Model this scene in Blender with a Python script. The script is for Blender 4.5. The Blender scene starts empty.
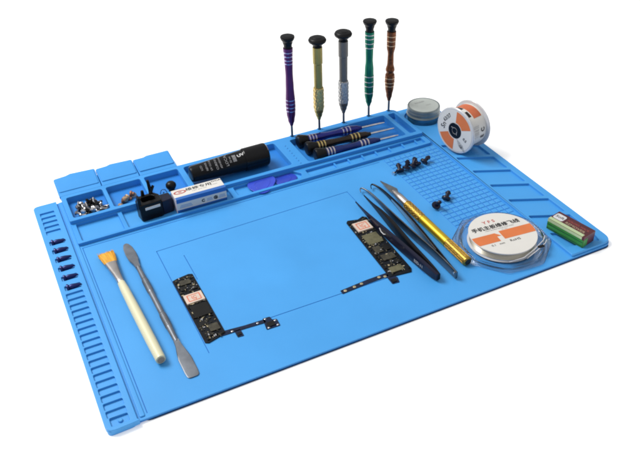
import bpy, bmesh, math, random
import numpy as np
from mathutils import Matrix, Vector
random.seed(11)
S = 0.01                      # everything below is written in centimetres
PI = math.pi
sc = bpy.context.scene
COL = sc.collection

# ------------------------------------------------------------------ materials
def new_mat(name):
    m = bpy.data.materials.new(name); m.use_nodes = True
    nt = m.node_tree; nt.nodes.clear()
    out = nt.nodes.new('ShaderNodeOutputMaterial')
    return m, nt, out

def mat(name, col, rough=.5, metal=0., var=.08, scale=60., bump=0., bscale=400., spec=.5, coat=0., trans=0., aniso=None, sss=0., glow=0.):
    m, nt, out = new_mat(name)
    b = nt.nodes.new('ShaderNodeBsdfPrincipled')
    tc = nt.nodes.new('ShaderNodeTexCoord')
    n = nt.nodes.new('ShaderNodeTexNoise'); n.inputs['Scale'].default_value = scale; n.inputs['Detail'].default_value = 4
    src = tc.outputs['Object']
    if aniso:
        mp = nt.nodes.new('ShaderNodeMapping'); mp.inputs['Scale'].default_value = aniso
        nt.links.new(src, mp.inputs['Vector']); src = mp.outputs['Vector']
    nt.links.new(src, n.inputs['Vector'])
    r = nt.nodes.new('ShaderNodeValToRGB')
    lo = [max(0, c*(1-var)) for c in col]; hi = [min(1, c*(1+var)) for c in col]
    r.color_ramp.elements[0].position = .3; r.color_ramp.elements[0].color = (*lo, 1)
    r.color_ramp.elements[1].position = .7; r.color_ramp.elements[1].color = (*hi, 1)
    nt.links.new(n.outputs['Fac'], r.inputs['Fac']); nt.links.new(r.outputs['Color'], b.inputs['Base Color'])
    mr = nt.nodes.new('ShaderNodeMapRange'); mr.inputs['To Min'].default_value = max(.02, rough*.85); mr.inputs['To Max'].default_value = min(1, rough*1.15)
    nt.links.new(n.outputs['Fac'], mr.inputs['Value']); nt.links.new(mr.outputs['Result'], b.inputs['Roughness'])
    b.inputs['Metallic'].default_value = metal
    b.inputs['Specular IOR Level'].default_value = spec
    b.inputs['Coat Weight'].default_value = coat
    b.inputs['Transmission Weight'].default_value = trans
    if sss:
        b.inputs['Subsurface Weight'].default_value = sss
        b.inputs['Subsurface Radius'].default_value = (.002, .003, .006)
    if bump:
        n2 = nt.nodes.new('ShaderNodeTexNoise'); n2.inputs['Scale'].default_value = bscale; n2.inputs['Detail'].default_value = 3
        nt.links.new(src, n2.inputs['Vector'])
        bp = nt.nodes.new('ShaderNodeBump'); bp.inputs['Strength'].default_value = bump; bp.inputs['Distance'].default_value = .0004
        nt.links.new(n2.outputs['Fac'], bp.inputs['Height']); nt.links.new(bp.outputs['Normal'], b.inputs['Normal'])
    if glow:
        b.inputs['Emission Color'].default_value = (1, 1, 1, 1); b.inputs['Emission Strength'].default_value = glow
    nt.links.new(b.outputs['BSDF'], out.inputs['Surface'])
    return m

def clear_mat(name, tint=(.985, .99, .995), gl=.14, rough=.1):
    m, nt, out = new_mat(name)
    t = nt.nodes.new('ShaderNodeBsdfTransparent'); t.inputs['Color'].default_value = (*tint, 1)
    g = nt.nodes.new('ShaderNodeBsdfGlossy'); g.inputs['Roughness'].default_value = rough; g.inputs['Color'].default_value = (.9, .93, .97, 1)
    lw = nt.nodes.new('ShaderNodeLayerWeight'); lw.inputs['Blend'].default_value = gl
    nz = nt.nodes.new('ShaderNodeTexNoise'); nz.inputs['Scale'].default_value = 60
    bp = nt.nodes.new('ShaderNodeBump'); bp.inputs['Strength'].default_value = .10; bp.inputs['Distance'].default_value = .0006
    nt.links.new(nz.outputs['Fac'], bp.inputs['Height']); nt.links.new(bp.outputs['Normal'], g.inputs['Normal'])
    mx = nt.nodes.new('ShaderNodeMixShader')
    nt.links.new(lw.outputs['Fresnel'], mx.inputs['Fac'])
    nt.links.new(t.outputs['BSDF'], mx.inputs[1]); nt.links.new(g.outputs['BSDF'], mx.inputs[2])
    nt.links.new(mx.outputs['Shader'], out.inputs['Surface'])
    return m

M = {}
M['white_ground'] = mat('white_table_added_glow', (.96, .96, .96), .9, var=.002, spec=.0, glow=.27)  # faint glow added to the table to wash out cast shadows
M['silicone'] = mat('blue_silicone', (.056, .308, .70), .45, var=.05, scale=14, bump=.12, bscale=1500, spec=.35)
M['silicone_tray'] = mat('blue_silicone_tray', (.044, .280, .68), .43, var=.05, scale=25, bump=.12, bscale=1500, spec=.35)
M['silicone_groove'] = mat('blue_silicone_recess_shade', (.022, .18, .54), .45, var=.04, scale=25, spec=.25)  # darker mat blue: shade inside grooves and gaps put into the colour
M['silicone_floor'] = mat('blue_silicone_floor_shade', (.026, .205, .60), .45, var=.05, scale=25, bump=.12, bscale=1500, spec=.3)  # mat blue darkened to paint the shade on compartment and grid floors
M['silicone_dark'] = mat('edge_shade_and_hole_navy', (.014, .05, .13), .7, var=.15, spec=.2)  # shade under the mat edge as dark navy; driver hole discs use it too
M['black_plastic'] = mat('black_plastic', (.004, .004, .005), .34, var=.2, spec=.22, bump=.06)
M['black_gloss'] = mat('black_gloss', (.003, .003, .004), .2, var=.2, spec=.25)
M['navy_plastic'] = mat('navy_plastic', (.005, .006, .022), .33, var=.2, spec=.3)
M['steel'] = mat('brushed_steel', (.34, .34, .36), .33, 1., var=.18, scale=90, aniso=(1, 1, .08))
M['steel_dark'] = mat('dark_steel', (.17, .19, .21), .36, 1., var=.2, scale=90)
M['grey_tool'] = mat('matt_grey_steel', (.165, .18, .205), .42, .55, var=.15, scale=120)
M['chrome'] = mat('bright_steel', (.66, .66, .68), .2, 1., var=.12, scale=200)
M['purple'] = mat('purple_anodised', (.085, .018, .105), .3, .6, var=.12)
M['gold_olive'] = mat('olive_gold_anodised', (.30, .25, .085), .36, .8, var=.12)
M['gold_knurl'] = mat('pale_gold_knurl', (.60, .46, .19), .36, .9, var=.35, scale=900)
M['grey_anod'] = mat('grey_anodised', (.12, .118, .115), .4, .45, var=.12)
M['grey_knurl'] = mat('silver_knurl', (.40, .40, .40), .36, .6, var=.4, scale=900)
M['green_anod'] = mat('green_anodised', (.008, .14, .092), .3, .6, spec=.3, var=.12)
M['brown_anod'] = mat('bronze_anodised', (.13, .045, .018), .34, .7, var=.5, scale=500)
M['pale_ring'] = mat('pale_ring', (.55, .5, .5), .3, .7, var=.1)
M['blue_metal'] = mat('blue_anodised', (.016, .020, .20), .16, .65, spec=.3, coat=.35, var=.15)
M['bronze_dark'] = mat('dark_bronze', (.022, .014, .009), .16, .65, spec=.3, coat=.35, var=.25)
M['navy_metal'] = mat('navy_anodised', (.010, .026, .15), .16, .65, spec=.3, coat=.35, var=.2)
M['violet_ring'] = mat('violet_ring', (.42, .42, .58), .2, .9, var=.1)
M['gold'] = mat('yellow_gold', (.75, .50, .035), .3, .85, var=.1)
M['gold_dark'] = mat('gold_knurled', (.40, .25, .05), .38, .9, var=.4, scale=700)
M['ivory'] = mat('ivory_wood', (.66, .63, .43), .42, var=.05, scale=30, aniso=(1, .1, 1), coat=.15)
M['ferrule'] = mat('tin_ferrule', (.55, .52, .50), .32, 1., var=.12)
M['bristle'] = mat('orange_bristle', (.60, .29, .02), .6, var=.45, scale=500, aniso=(1, .03, 1))
M['bristle_tip'] = mat('orange_bristle_tip', (.80, .46, .05), .65, var=.3, scale=500)
M['pcb'] = mat('black_circuit_board', (.003, .005, .009), .4, var=.6, scale=350, spec=.2)
M['chip'] = mat('chip_black', (.004, .004, .004), .4, var=.3, spec=.25)
M['chip_brown'] = mat('chip_brown', (.05, .045, .03), .4, .3, var=.4, scale=300)
M['shield'] = mat('beige_shield', (.62, .50, .42), .45, .1, var=.08)
M['shield_ink'] = mat('salmon_ink', (.60, .17, .10), .6, var=.1)
M['shield_olive'] = mat('olive_shield', (.16, .15, .085), .4, .5, var=.25, scale=200)
M['solder'] = mat('solder_gold', (.55, .47, .30), .3, .8, var=.2)
M['flex'] = mat('navy_flex_cable', (.005, .012, .04), .4, var=.4, scale=300, spec=.25)
M['white_paper'] = mat('white_paper', (.64, .625, .59), .6, var=.02)
M['lilac_paper'] = mat('lilac_paper', (.50, .49, .58), .6, var=.03)
M['white_plastic'] = mat('white_plastic', (.60, .60, .62), .3, var=.03, spec=.5, coat=.2)
M['spool_flange'] = mat('clear_white_plastic', (.58, .585, .60), .22, var=.04, spec=.5, coat=.3, sss=.2)
M['orange'] = mat('orange_ink', (.62, .165, .045), .5, var=.06)
M['orange_dark'] = mat('orange_brown_ink', (.50, .12, .045), .5, var=.2)
M['ink'] = mat('black_ink', (.02, .02, .022), .6, var=.1)
M['grey_ink'] = mat('grey_ink', (.2, .2, .21), .6, var=.1)
M['red_ink'] = mat('red_ink', (.42, .07, .06), .6, var=.1)
M['white_ink'] = mat('white_ink', (.55, .55, .55), .5, var=.1)
M['grey_white_ink'] = mat('pale_grey_ink', (.33, .33, .34), .5, var=.1)
M['dim_ink'] = mat('dim_white_ink', (.24, .24, .25), .5, var=.35, scale=500)
M['box_blue'] = mat('box_blue', (.02, .12, .42), .4, var=.05)
M['box_lightblue'] = mat('box_light_blue', (.14, .30, .55), .45, var=.05)
M['pick'] = mat('violet_blue_pick', (.03, .065, .52), .3, var=.1, spec=.5)
M['pick_dark'] = mat('indigo_pick', (.025, .055, .44), .3, var=.1, spec=.5)
M['copper'] = mat('tarnished_copper', (.36, .17, .10), .4, .7, var=.4, scale=250)
M['copper_pale'] = mat('pale_copper', (.50, .36, .24), .4, .7, var=.3, scale=250)
M['tin_lid'] = mat('pale_mint_lid', (.52, .56, .53), .3, .15, var=.05, coat=.3)
M['tin_side'] = mat('tin_side', (.20, .235, .24), .35, .35, var=.2, aniso=(1, 1, .1))
M['tin_base'] = mat('tin_base_blue_grey', (.04, .19, .34), .25, .3, var=.2)
M['coil_wire'] = mat('silver_wire', (.55, .52, .44), .3, .9, var=.2, scale=60, aniso=(1, 1, 40))
M['clear'] = clear_mat('clear_plastic')
M['clear_edge'] = clear_mat('clear_plastic_rim', (.975, .985, .995), .18, .12)
M['green_card'] = mat('green_card', (.035, .22, .03), .4, var=.2, scale=120, aniso=(1, 1, 6))
M['green_dark'] = mat('dark_green_card', (.012, .085, .016), .4, var=.2)
M['pale_green'] = mat('pale_green_card', (.42, .52, .30), .45, var=.06)
M['maroon'] = mat('maroon_card', (.075, .010, .016), .35, var=.25, scale=100)
M['maroon_red'] = mat('dull_red_print', (.28, .06, .05), .45, var=.3, scale=300)
M['tan_ink'] = mat('tan_ink', (.36, .26, .17), .5, var=.2)
M['navy_screw'] = mat('navy_screw', (.012, .02, .12), .3, .5, var=.2)

# ------------------------------------------------------------------ mesh helpers
def rrect(x0, y0, x1, y1, r=.2, seg=4):
    return rpoly([(x0, y0), (x1, y0), (x1, y1), (x0, y1)], r, seg)

def rpoly(pts, r=.2, seg=4):
    out = []; n = len(pts)
    for i in range(n):
        p = Vector(pts[i]).to_2d(); a = Vector(pts[i-1]).to_2d(); b = Vector(pts[(i+1) % n]).to_2d()
        ri = r[i] if isinstance(r, (list, tuple)) else r
        if ri <= 0: out.append((p.x, p.y)); continue
        u = (a-p).normalized(); v = (b-p).normalized()
        ang = max(.05, u.angle(v)); d = min(ri/math.tan(ang/2), (a-p).length*.48, (b-p).length*.48)
        p0 = p+u*d; p1 = p+v*d
        for k in range(seg+1):
            t = k/seg
            q = p0*(1-t)**2+p*2*t*(1-t)+p1*t*t
            out.append((q.x, q.y))
    return out

def circ(cx, cy, r, n=24, ph=0):
    return [(cx+r*math.cos(ph+2*PI*k/n), cy+r*math.sin(ph+2*PI*k/n)) for k in range(n)]

def bar2(x0, y0, x1, y1, w):
    d = Vector((x1-x0, y1-y0)).normalized(); n = Vector((-d.y, d.x))*w/2
    return [(x0-n.x, y0-n.y), (x1-n.x, y1-n.y), (x1+n.x, y1+n.y), (x0+n.x, y0+n.y)]

class MB:
    def __init__(s): s.bm = bmesh.new(); s.mi = 0
    def _merge(s, b, Mx=None):
        if Mx is not None: bmesh.ops.transform(b, matrix=Mx, verts=b.verts)
        me = bpy.data.meshes.new('tmp'); b.to_mesh(me); b.free()
        n0 = len(s.bm.faces)
        s.bm.from_mesh(me); bpy.data.meshes.remove(me)
        s.bm.faces.ensure_lookup_table()
        for f in s.bm.faces[n0:]: f.material_index = s.mi
        return s
    def box(s, c, d, bev=.03, Mx=None, seg=2):
        b = bmesh.new(); bmesh.ops.create_cube(b, size=1)
        bmesh.ops.scale(b, vec=d, verts=b.verts); bmesh.ops.translate(b, vec=c, verts=b.verts)
        if bev: bmesh.ops.bevel(b, geom=b.edges[:], offset=min(bev, min(d)*.45), segments=seg, profile=.6, affect='EDGES')
        return s._merge(b, Mx)
    def lathe(s, prof, n=28, Mx=None, cap=True):          # prof: (r, z), about z
        b = bmesh.new(); rings = []
        for r, z in prof:
            rings.append([b.verts.new((max(r, 1e-4)*math.cos(2*PI*k/n), max(r, 1e-4)*math.sin(2*PI*k/n), z)) for k in range(n)])
        for i in range(len(rings)-1):
            for k in range(n):
                b.faces.new((rings[i][k], rings[i][(k+1) % n], rings[i+1][(k+1) % n], rings[i+1][k]))
        if cap:
            b.faces.new(rings[0][::-1]); b.faces.new(rings[-1])
        bmesh.ops.recalc_face_normals(b, faces=b.faces)
        return s._merge(b, Mx)
    def plate(s, outer, holes, z0, z1, bev=.04, Mx=None, res=2):
        cu = bpy.data.curves.new('c', 'CURVE'); cu.dimensions = '2D'; cu.fill_mode = 'BOTH'
        cu.extrude = max(1e-4, (z1-z0)/2-bev); cu.bevel_depth = bev; cu.bevel_resolution = res; cu.offset = -bev
        for pts in [outer]+list(holes):
            sp = cu.splines.new('POLY'); sp.points.add(len(pts)-1); sp.use_cyclic_u = True
            for q, p in zip(sp.points, pts): q.co = (p[0], p[1], 0, 1)
        ob = bpy.data.objects.new('c', cu); COL.objects.link(ob)
        dg = bpy.context.evaluated_depsgraph_get(); ev = ob.evaluated_get(dg); me = ev.to_mesh()
        b = bmesh.new(); b.from_mesh(me); ev.to_mesh_clear()
        bpy.data.objects.remove(ob); bpy.data.curves.remove(cu)
        bmesh.ops.translate(b, vec=(0, 0, (z0+z1)/2), verts=b.verts)
        bmesh.ops.remove_doubles(b, verts=b.verts, dist=1e-4)
        bmesh.ops.recalc_face_normals(b, faces=b.faces)
        return s._merge(b, Mx)
    def sheet(s, pts, z=0, Mx=None):
        b = bmesh.new(); b.faces.new([b.verts.new((p[0], p[1], z)) for p in pts])
        return s._merge(b, Mx)
    def tube(s, path, rad, n=10, Mx=None):
        b = bmesh.new(); P = [Vector(p) for p in path]; rings = []
        up = Vector((0, 0, 1))
        for i, p in enumerate(P):
            t = (P[min(i+1, len(P)-1)]-P[max(i-1, 0)]).normalized()
            a = t.cross(up)
            if a.length < 1e-3: a = t.cross(Vector((1, 0, 0)))
            a.normalize(); c = a.cross(t)
            r = rad[i] if isinstance(rad, (list, tuple)) else rad
            rings.append([b.verts.new(p+a*r*math.cos(2*PI*k/n)+c*r*math.sin(2*PI*k/n)) for k in range(n)])
        for i in range(len(rings)-1):
            for k in range(n):
                b.faces.new((rings[i][k], rings[i][(k+1) % n], rings[i+1][(k+1) % n], rings[i+1][k]))
        b.faces.new(rings[0][::-1]); b.faces.new(rings[-1])
        bmesh.ops.recalc_face_normals(b, faces=b.faces)
        return s._merge(b, Mx)
    def strip(s, path, th, hts, zc, bev=.02, Mx=None):     # on-edge blade: plan path, thickness, height and centre height per point
        b = bmesh.new(); rings = []
        P = [Vector(p) for p in path]
        for i, p in enumerate(P):
            t = (P[min(i+1, len(P)-1)]-P[max(i-1, 0)]).normalized(); n = Vector((-t.y, t.x))*(th[i]/2)
            h = hts[i]/2; z = zc[i]
            rings.append([b.verts.new((p.x+n.x*a, p.y+n.y*a, z+h*c)) for a, c in ((-1, -.8), (-.6, -1), (.6, -1), (1, -.8), (1, .8), (.6, 1), (-.6, 1), (-1, .8))])
        for i in range(len(rings)-1):
            for k in range(8):
                b.faces.new((rings[i][k], rings[i][(k+1) % 8], rings[i+1][(k+1) % 8], rings[i+1][k]))
        b.faces.new(rings[0][::-1]); b.faces.new(rings[-1])
        bmesh.ops.recalc_face_normals(b, faces=b.faces)
        return s._merge(b, Mx)
    def text(s, txt, size, Mx, bold=0., xs=1.):
        cu = bpy.data.curves.new('t', 'FONT'); cu.body = txt; cu.size = size; cu.offset = bold
        cu.align_x = 'CENTER'; cu.align_y = 'CENTER'; cu.resolution_u = 2
        ob = bpy.data.objects.new('t', cu); COL.objects.link(ob)
        dg = bpy.context.evaluated_depsgraph_get(); ev = ob.evaluated_get(dg); me = ev.to_mesh()
        b = bmesh.new(); b.from_mesh(me); ev.to_mesh_clear()
        bpy.data.objects.remove(ob); bpy.data.curves.remove(cu)
        bmesh.ops.scale(b, vec=(xs, 1, 1), verts=b.verts)
        return s._merge(b, Mx)
    def build(s, name, mats, parent=None, loc=None, rot=None, smooth=True, sharp=.6, wn=True):
        bm = s.bm
        bmesh.ops.scale(bm, vec=(S, S, S), verts=bm.verts)
        if smooth:
            for f in bm.faces: f.smooth = True
            for e in bm.edges:
                if len(e.link_faces) == 2 and e.calc_face_angle(0) > sharp: e.smooth = False
        me = bpy.data.meshes.new(name); bm.to_mesh(me); bm.free()
        if not isinstance(mats, (list, tuple)): mats = [mats]
        for m in mats: me.materials.append(m)
        o = bpy.data.objects.new(name, me); COL.objects.link(o)
        if smooth and wn:
            w_ = o.modifiers.new('wn', 'WEIGHTED_NORMAL'); w_.keep_sharp = True; w_.weight = 80
        if parent: o.parent = parent
        if loc: o.location = Vector(loc)*S
        if rot: o.rotation_euler = rot
        return o

def tag(o, label=None, cat=None, group=None, kind=None):
    if label: o['label'] = label
    if cat: o['category'] = cat
    if group: o['group'] = group
    if kind: o['kind'] = kind
    return o

def thing(name, label, cat, loc=(0, 0, 0), rot=(0, 0, 0), group=None):
    o = bpy.data.objects.new(name, None); COL.objects.link(o); o.empty_display_size = .01
    o.location = Vector(loc)*S; o.rotation_euler = rot
    return tag(o, label, cat, group)

def copy_tree(o, parent=None):
    c = o.copy(); COL.objects.link(c)
    if parent: c.parent = parent
    for ch in list(o.children): copy_tree(ch, c)
    return c

T = Matrix.Translation
def R(a, ax): return Matrix.Rotation(a, 4, ax)

# ------------------------------------------------------------------ the surface
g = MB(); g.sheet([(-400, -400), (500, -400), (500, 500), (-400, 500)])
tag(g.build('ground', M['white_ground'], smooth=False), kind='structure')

# ------------------------------------------------------------------ the mat
W, D, ZB = 45., 30., .30
mat_t = thing('repair_mat', 'large blue silicone work mat with raised compartments lying under all the tools', 'mat', (0, 0, 0))
b = MB(); b.plate(rrect(2.6, .05, 44.7, 29.6, .6), [], .0, .10, .03)  # dark layer added to paint the shade line below the mat's edge
b.build('edge_shade_layer', M['silicone_dark'], mat_t)
# base: a lower sheet and a top sheet with the fine outline grooves cut through it
b = MB(); b.mi = 1
outer = rpoly([(2.1, .12), (44.95, .12), (44.95, 29.9), (2.1, 29.9)], [.05, 1.0, .5, .05], 6)
b.plate(outer, [], .085, .235, .02)
b.mi = 0
gw = .058
h = []
h.append(rpoly([(2.94, .55), (2.94+gw, .55), (2.94+gw, 21.55), (33.6, 21.55), (33.6, 21.55+gw), (2.94, 21.55+gw)], 0))
h.append(rpoly([(8.72, 4.0), (8.72+gw, 4.0), (8.72+gw, 17.95), (28.1-gw, 18.3), (28.1-gw, 4.2), (28.1, 4.2), (28.1, 18.3+gw), (8.72, 17.95+gw)], 0))
h.append(bar2(10.75, 5.45, 26.9, 5.25, gw))
h.append(bar2(10.75, 12.6, 10.75, 16.3, gw))
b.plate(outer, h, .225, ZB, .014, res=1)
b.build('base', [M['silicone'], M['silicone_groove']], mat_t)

# slotted strip on the left
b = MB(); b.mi = 0
so = rpoly([(0.0, -.12), (2.35, -.02), (2.2, .2), (2.2, 29.9), (0.0, 29.9)], [.75, .12, .02, .05, .55], 6)
holes = []
for k in range(5): holes.append(rrect(.42, 24.7+k*.80, 1.74, 24.7+k*.80+.60, .08, 2))
scr_y = [16.35+k*1.38 for k in range(6)]
for y in scr_y: holes.append(rrect(.42, y-.33, 1.75, y+.33, .1, 2))
nb = 19
for k in range(nb):
    y = 1.42+k*(15.3-1.42)/(nb-1)
    holes.append(rrect(.34, y-.33, 1.74, y+.31, .1, 2))
holes.append(rrect(.44, .28, 1.72, 1.02, .08, 2))
b.plate(so, holes, .12, .56, .035)
b.plate(rpoly([(0.06, -.05), (2.1, 0.0), (2.1, 29.8), (0.06, 29.8)], .4), [], .0, .40, .03)
b.mi = 0
b.lathe([(.17, 0), (.17, .1), (.13, .14)], 16, T((1.12, .64, .385)))
b.build('slotted_strip', [M['silicone'], M['silicone_groove']], mat_t)
# lower rail between strip and work area
b = MB(); b.plate(rrect(2.40, .35, 2.76, 29.84, .1), [], .2, .40, .05)
b.build('rail', M['silicone'], mat_t)

# compartment tray
RZ, FZ = 1.0, .62
b = MB(); b.mi = 0
ro = rpoly([(2.7, 25.2), (14.6, 25.2), (14.6, 24.15), (40.15, 23.6), (40.15, 29.88), (2.7, 29.88)], [.2, .05, .05, .25, .9, .25], 5)
rh = [rrect(3.15, 25.65, 6.62, 29.35, .25), rrect(7.0, 25.65, 10.45, 29.35, .25), rrect(10.85, 25.65, 14.35, 29.35, .25),
      rrect(14.95, 24.5, 25.05, 29.3, .35),
      rrect(26.75, 24.15, 38.35, 29.05, .3), rrect(38.85, 24.2, 39.7, 29.0, .2)]
b.plate(ro, rh, .25, RZ, .05)
fo = rpoly([(2.7, 21.95), (40.2, 21.95), (40.2, 24.2), (14.8, 24.3), (14.8, 25.4), (2.7, 25.4)], [.2, .3, 0, 0, 0, 0], 4)
fh = [rrect(3.15, 22.25, 7.05, 25.15, .2), rrect(7.45, 22.25, 17.75, 25.1, .2)]
fh = [rrect(3.15, 22.25, 7.05, 25.15, .2), rpoly([(7.45, 22.25), (17.75, 22.25), (17.75, 24.05), (14.5, 24.1), (14.5, 25.15), (7.45, 25.15)], .15),
      rpoly([(18.3, 22.3), (24.9, 22.3), (25.4, 23.0), (24.7, 23.95), (18.3, 23.95)], .25), rrect(25.95, 22.35, 39.7, 23.4, .12)]
b.plate(fo, fh, .25, FZ, .05)
# notched dividers of the front channel
for k in range(7):
    x = 29.2+k*1.62
    b.box((x, 22.87, .38), (.18, 1.1, .26), .04)
# stepped floor and dimples beside the lying drivers
for k in range(8):
    b.lathe([(.09, 0), (.09, .04), (.05, .07)], 10, T((25.85+.0*k, 24.3+.55*k, RZ-.005)))
b.mi = 1
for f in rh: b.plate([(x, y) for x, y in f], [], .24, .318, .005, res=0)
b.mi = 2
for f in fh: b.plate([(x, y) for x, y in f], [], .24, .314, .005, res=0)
for x in (27.35, 30.62, 33.6, 36.75, 39.32):
    b.mi = 0; b.lathe([(.34, RZ-.02), (.34, RZ+.03), (.29, RZ+.06), (.20, RZ+.06), (.17, RZ+.02)], 20, T((x, 29.58, 0)), cap=False)
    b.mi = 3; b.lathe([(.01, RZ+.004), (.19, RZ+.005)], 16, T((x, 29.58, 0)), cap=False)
b.build('compartment_tray', [M['silicone_tray'], M['silicone_floor'], M['silicone'], M['silicone_dark']], mat_t)

# three lid flaps folded back over the rear edge
def flap(x0, x1, ph):
    w = x1-x0
    b = MB()
    o = rpoly([(0, 0), (w, 0), (w+.05, 3.35), (w*.42, 3.45), (w*.30, 3.2), (0, 3.1)], [.08, .08, .25, .2, .2, .25], 4)
    b.plate(o, [], 0, .34, .07)
    b.plate(rpoly([(.12, .62), (w-.12, .62), (w-.1, 3.15), (w*.45, 3.22), (w*.30, 2.98), (.12, 2.9)], .15, 3), [], .2, .42, .05)
    b.box((w/2, .16, .03), (w-.1, .36, .36), .09)
    for v in b.bm.verts:                                  # soft rubber sag
        t = v.co.y/3.3
        v.co.z += .10*math.sin(t*2.6+ph)*t + .05*math.sin(v.co.x*1.4+ph)*t
    o = b.build('lid_flap', M['silicone_tray'], mat_t)
    o.location = Vector((x0, 29.8, .68))*S; o.rotation_euler = (math.radians(3.5), 0, 0)
flap(2.62, 6.74, .2); flap(6.82, 10.58, .8); flap(10.66, 14.5, 1.5)
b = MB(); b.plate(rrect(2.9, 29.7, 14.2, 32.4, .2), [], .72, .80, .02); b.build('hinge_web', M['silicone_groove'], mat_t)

# grid of little square cells
b = MB(); b.mi = 1; b.plate(rrect(34.1, 8.0, 40.3, 21.64, .1), [], .2, .305, .003, res=0); b.mi = 0
px, py = .62, .62
for i in range(10):
    for j in range(22):
        b.box((34.1+px*(i+.5), 8.0+py*(j+.5), ZB+.005), (px-.11, py-.11, .075), .025, seg=1)
b.build('cell_grid', [M['silicone'], M['silicone_floor']], mat_t)

# right-hand panel of slanted pockets
b = MB(); b.mi = 0
po = rpoly([(40.42, .25), (44.97, .25), (44.97, 29.88), (40.42, 29.88)], [.05, 1.0, .5, .05], 7)
hs = []
for k, y in enumerate([21.1, 18.25, 15.4, 12.5, 9.6, 6.6, 3.6]):
    hs.append(rpoly([(40.75, y-2.3), (44.25, y-4.05), (44.25, y-1.65), (40.75, y)], .12, 3) if k < 6 else rpoly([(40.75, 1.3), (43.9, .75), (44.25, 1.95), (40.75, 3.6)], .12, 3))
hs.append(circ(42.45, 27.25, 2.15, 40))
b.plate(po, hs, .2, .55, .05)
b.mi = 1
for q in hs: b.plate(q, [], .24, .305, .002, res=0)
b.build('pocket_panel', [M['silicone'], M['silicone']], mat_t)

# ------------------------------------------------------------------ standing screwdrivers
def prof_smooth(pts, n=6):
    out = []
    for i in range(len(pts)-1):
        (r0, z0), (r1, z1) = pts[i], pts[i+1]
        for k in range(n):
            t = k/n; s = t*t*(3-2*t)
            out.append((r0+(r1-r0)*s, z0+(z1-z0)*t))
    out.append(pts[-1]); return out

RS = 1.2
def driver(label, loc, tilt, hm, cap, prof, rings, ringm, shaft, total, knurl=None, km=None, grp='precision screwdrivers standing in the rear rim', zs=1.02):
    t = thing('screwdriver', label, 'screwdriver', loc, tilt, grp)
    b = MB(); b.lathe([(.10, -.5), (.13, 0), (.13, shaft+.25)], 12); b.build('shaft', M['steel_dark'], t)
    b = MB(); b.lathe(prof_smooth([(r*RS, z) for r, z in prof]), 28); b.build('handle', hm, t)
    for grp_ in ([q for q in rings if q[0] < 5], [q for q in rings if q[0] >= 5]):
        if not grp_: continue
        b = MB()
        for z, r in grp_: b.lathe([(r*RS-.03, z-.06), (r*RS+.012, z-.04), (r*RS+.012, z+.04), (r*RS-.03, z+.06)], 24)
        b.build('ring_band', ringm, t)
    if knurl:
        z0, z1, r = knurl; r *= RS; b = MB()
        n, m = 12, 5
        b.lathe([(r-.04, z0-.12), (r, z0), (r, z1), (r-.05, z1+.1)], 28)
        for j in range(m):
            z = z0+(z1-z0)*(j+.5)/m
            for i in range(n):
                a = 2*PI*(i+.5*(j % 2))/n
                b.box((0, 0, 0), (.05, .13, (z1-z0)/m*.6), .02, T((r*math.cos(a), r*math.sin(a), z)) @ R(a, 'Z'), seg=1)
        b.build('knurled_grip', km, t)
    zc = prof[-1][1]
    b = MB(); b.lathe(prof_smooth([(r, zc+z) for r, z in cap], 4), 32); b.build('cap', M['black_plastic'], t)
    t.scale = (1, 1, zs)
    return t

trumpet = [(.40, -.05), (.42, .25), (.52, .62), (.70, .95), (.74, 1.08), (.70, 1.18), (.4, 1.26)]
mush = [(.42, -.05), (.44, .12), (.62, .36), (.90, .58), (.94, .74), (.84, .92), (.5, 1.08), (.2, 1.12)]
sh = 1.35
driver('purple metal screwdriver with waisted handle standing leftmost in the rim', (27.35, 29.62, RZ), (0, math.radians(.3), 0), M['purple'], trumpet,
       [(.16, sh), (.30, sh+.55), (.40, sh+1.3), (.44, sh+2.4), (.36, sh+4.3), (.33, sh+5.6), (.37, sh+7.2), (.42, sh+8.3)],
       [(sh+2.9, .42), (sh+2.5, .43), (sh+2.1, .44), (sh+1.7, .43), (sh+7.9, .405), (sh+7.5, .385), (sh+7.1, .37), (sh+6.75, .36)], M['violet_ring'], sh, 11, zs=1.05)
driver('olive gold screwdriver with pale knurled grip and wide black cap, standing second from the left', (30.62, 29.62, RZ), (0, math.radians(.3), 0), M['gold_olive'], mush,
       [(.16, sh-.1), (.32, sh+.5), (.42, sh+.9), (.45, sh+1.2), (.45, sh+3.5), (.38, sh+3.6), (.38, sh+6.2), (.43, sh+6.3), (.43, sh+8.0)], [(sh+6.6, .42)], M['gold_olive'], sh, 11, (sh+1.2, sh+3.5, .47), M['gold_knurl'])
driver('grey screwdriver with silver knurled grip standing in the middle of the row', (33.6, 29.62, RZ), (0, math.radians(.2), 0), M['grey_anod'], mush,
       [(.16, sh-.1), (.32, sh+.5), (.42, sh+.9), (.45, sh+1.2), (.45, sh+3.5), (.37, sh+3.6), (.38, sh+6.2), (.43, sh+6.3), (.43, sh+7.9)], [(sh+6.6, .42)], M['grey_anod'], sh, 11, zs=1.035, knurl=(sh+1.2, sh+3.5, .46), km=M['grey_knurl'])
driver('green screwdriver with rings and a wavy handle, standing second from the right', (36.75, 29.62, RZ), (0, math.radians(.0), 0), M['green_anod'], trumpet,
       [(.16, sh), (.30, sh+.55), (.40, sh+1.3), (.44, sh+2.6), (.40, sh+4.2), (.33, sh+5.3), (.35, sh+6.4), (.42, sh+7.3), (.42, sh+8.4)],
       [(sh+1.6, .42), (sh+2.4, .44), (sh+2.9, .44), (sh+3.5, .435), (sh+8.1, .42), (sh+7.7, .42), (sh+7.2, .415), (sh+6.7, .39)], M['pale_ring'], sh, 11)
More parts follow.
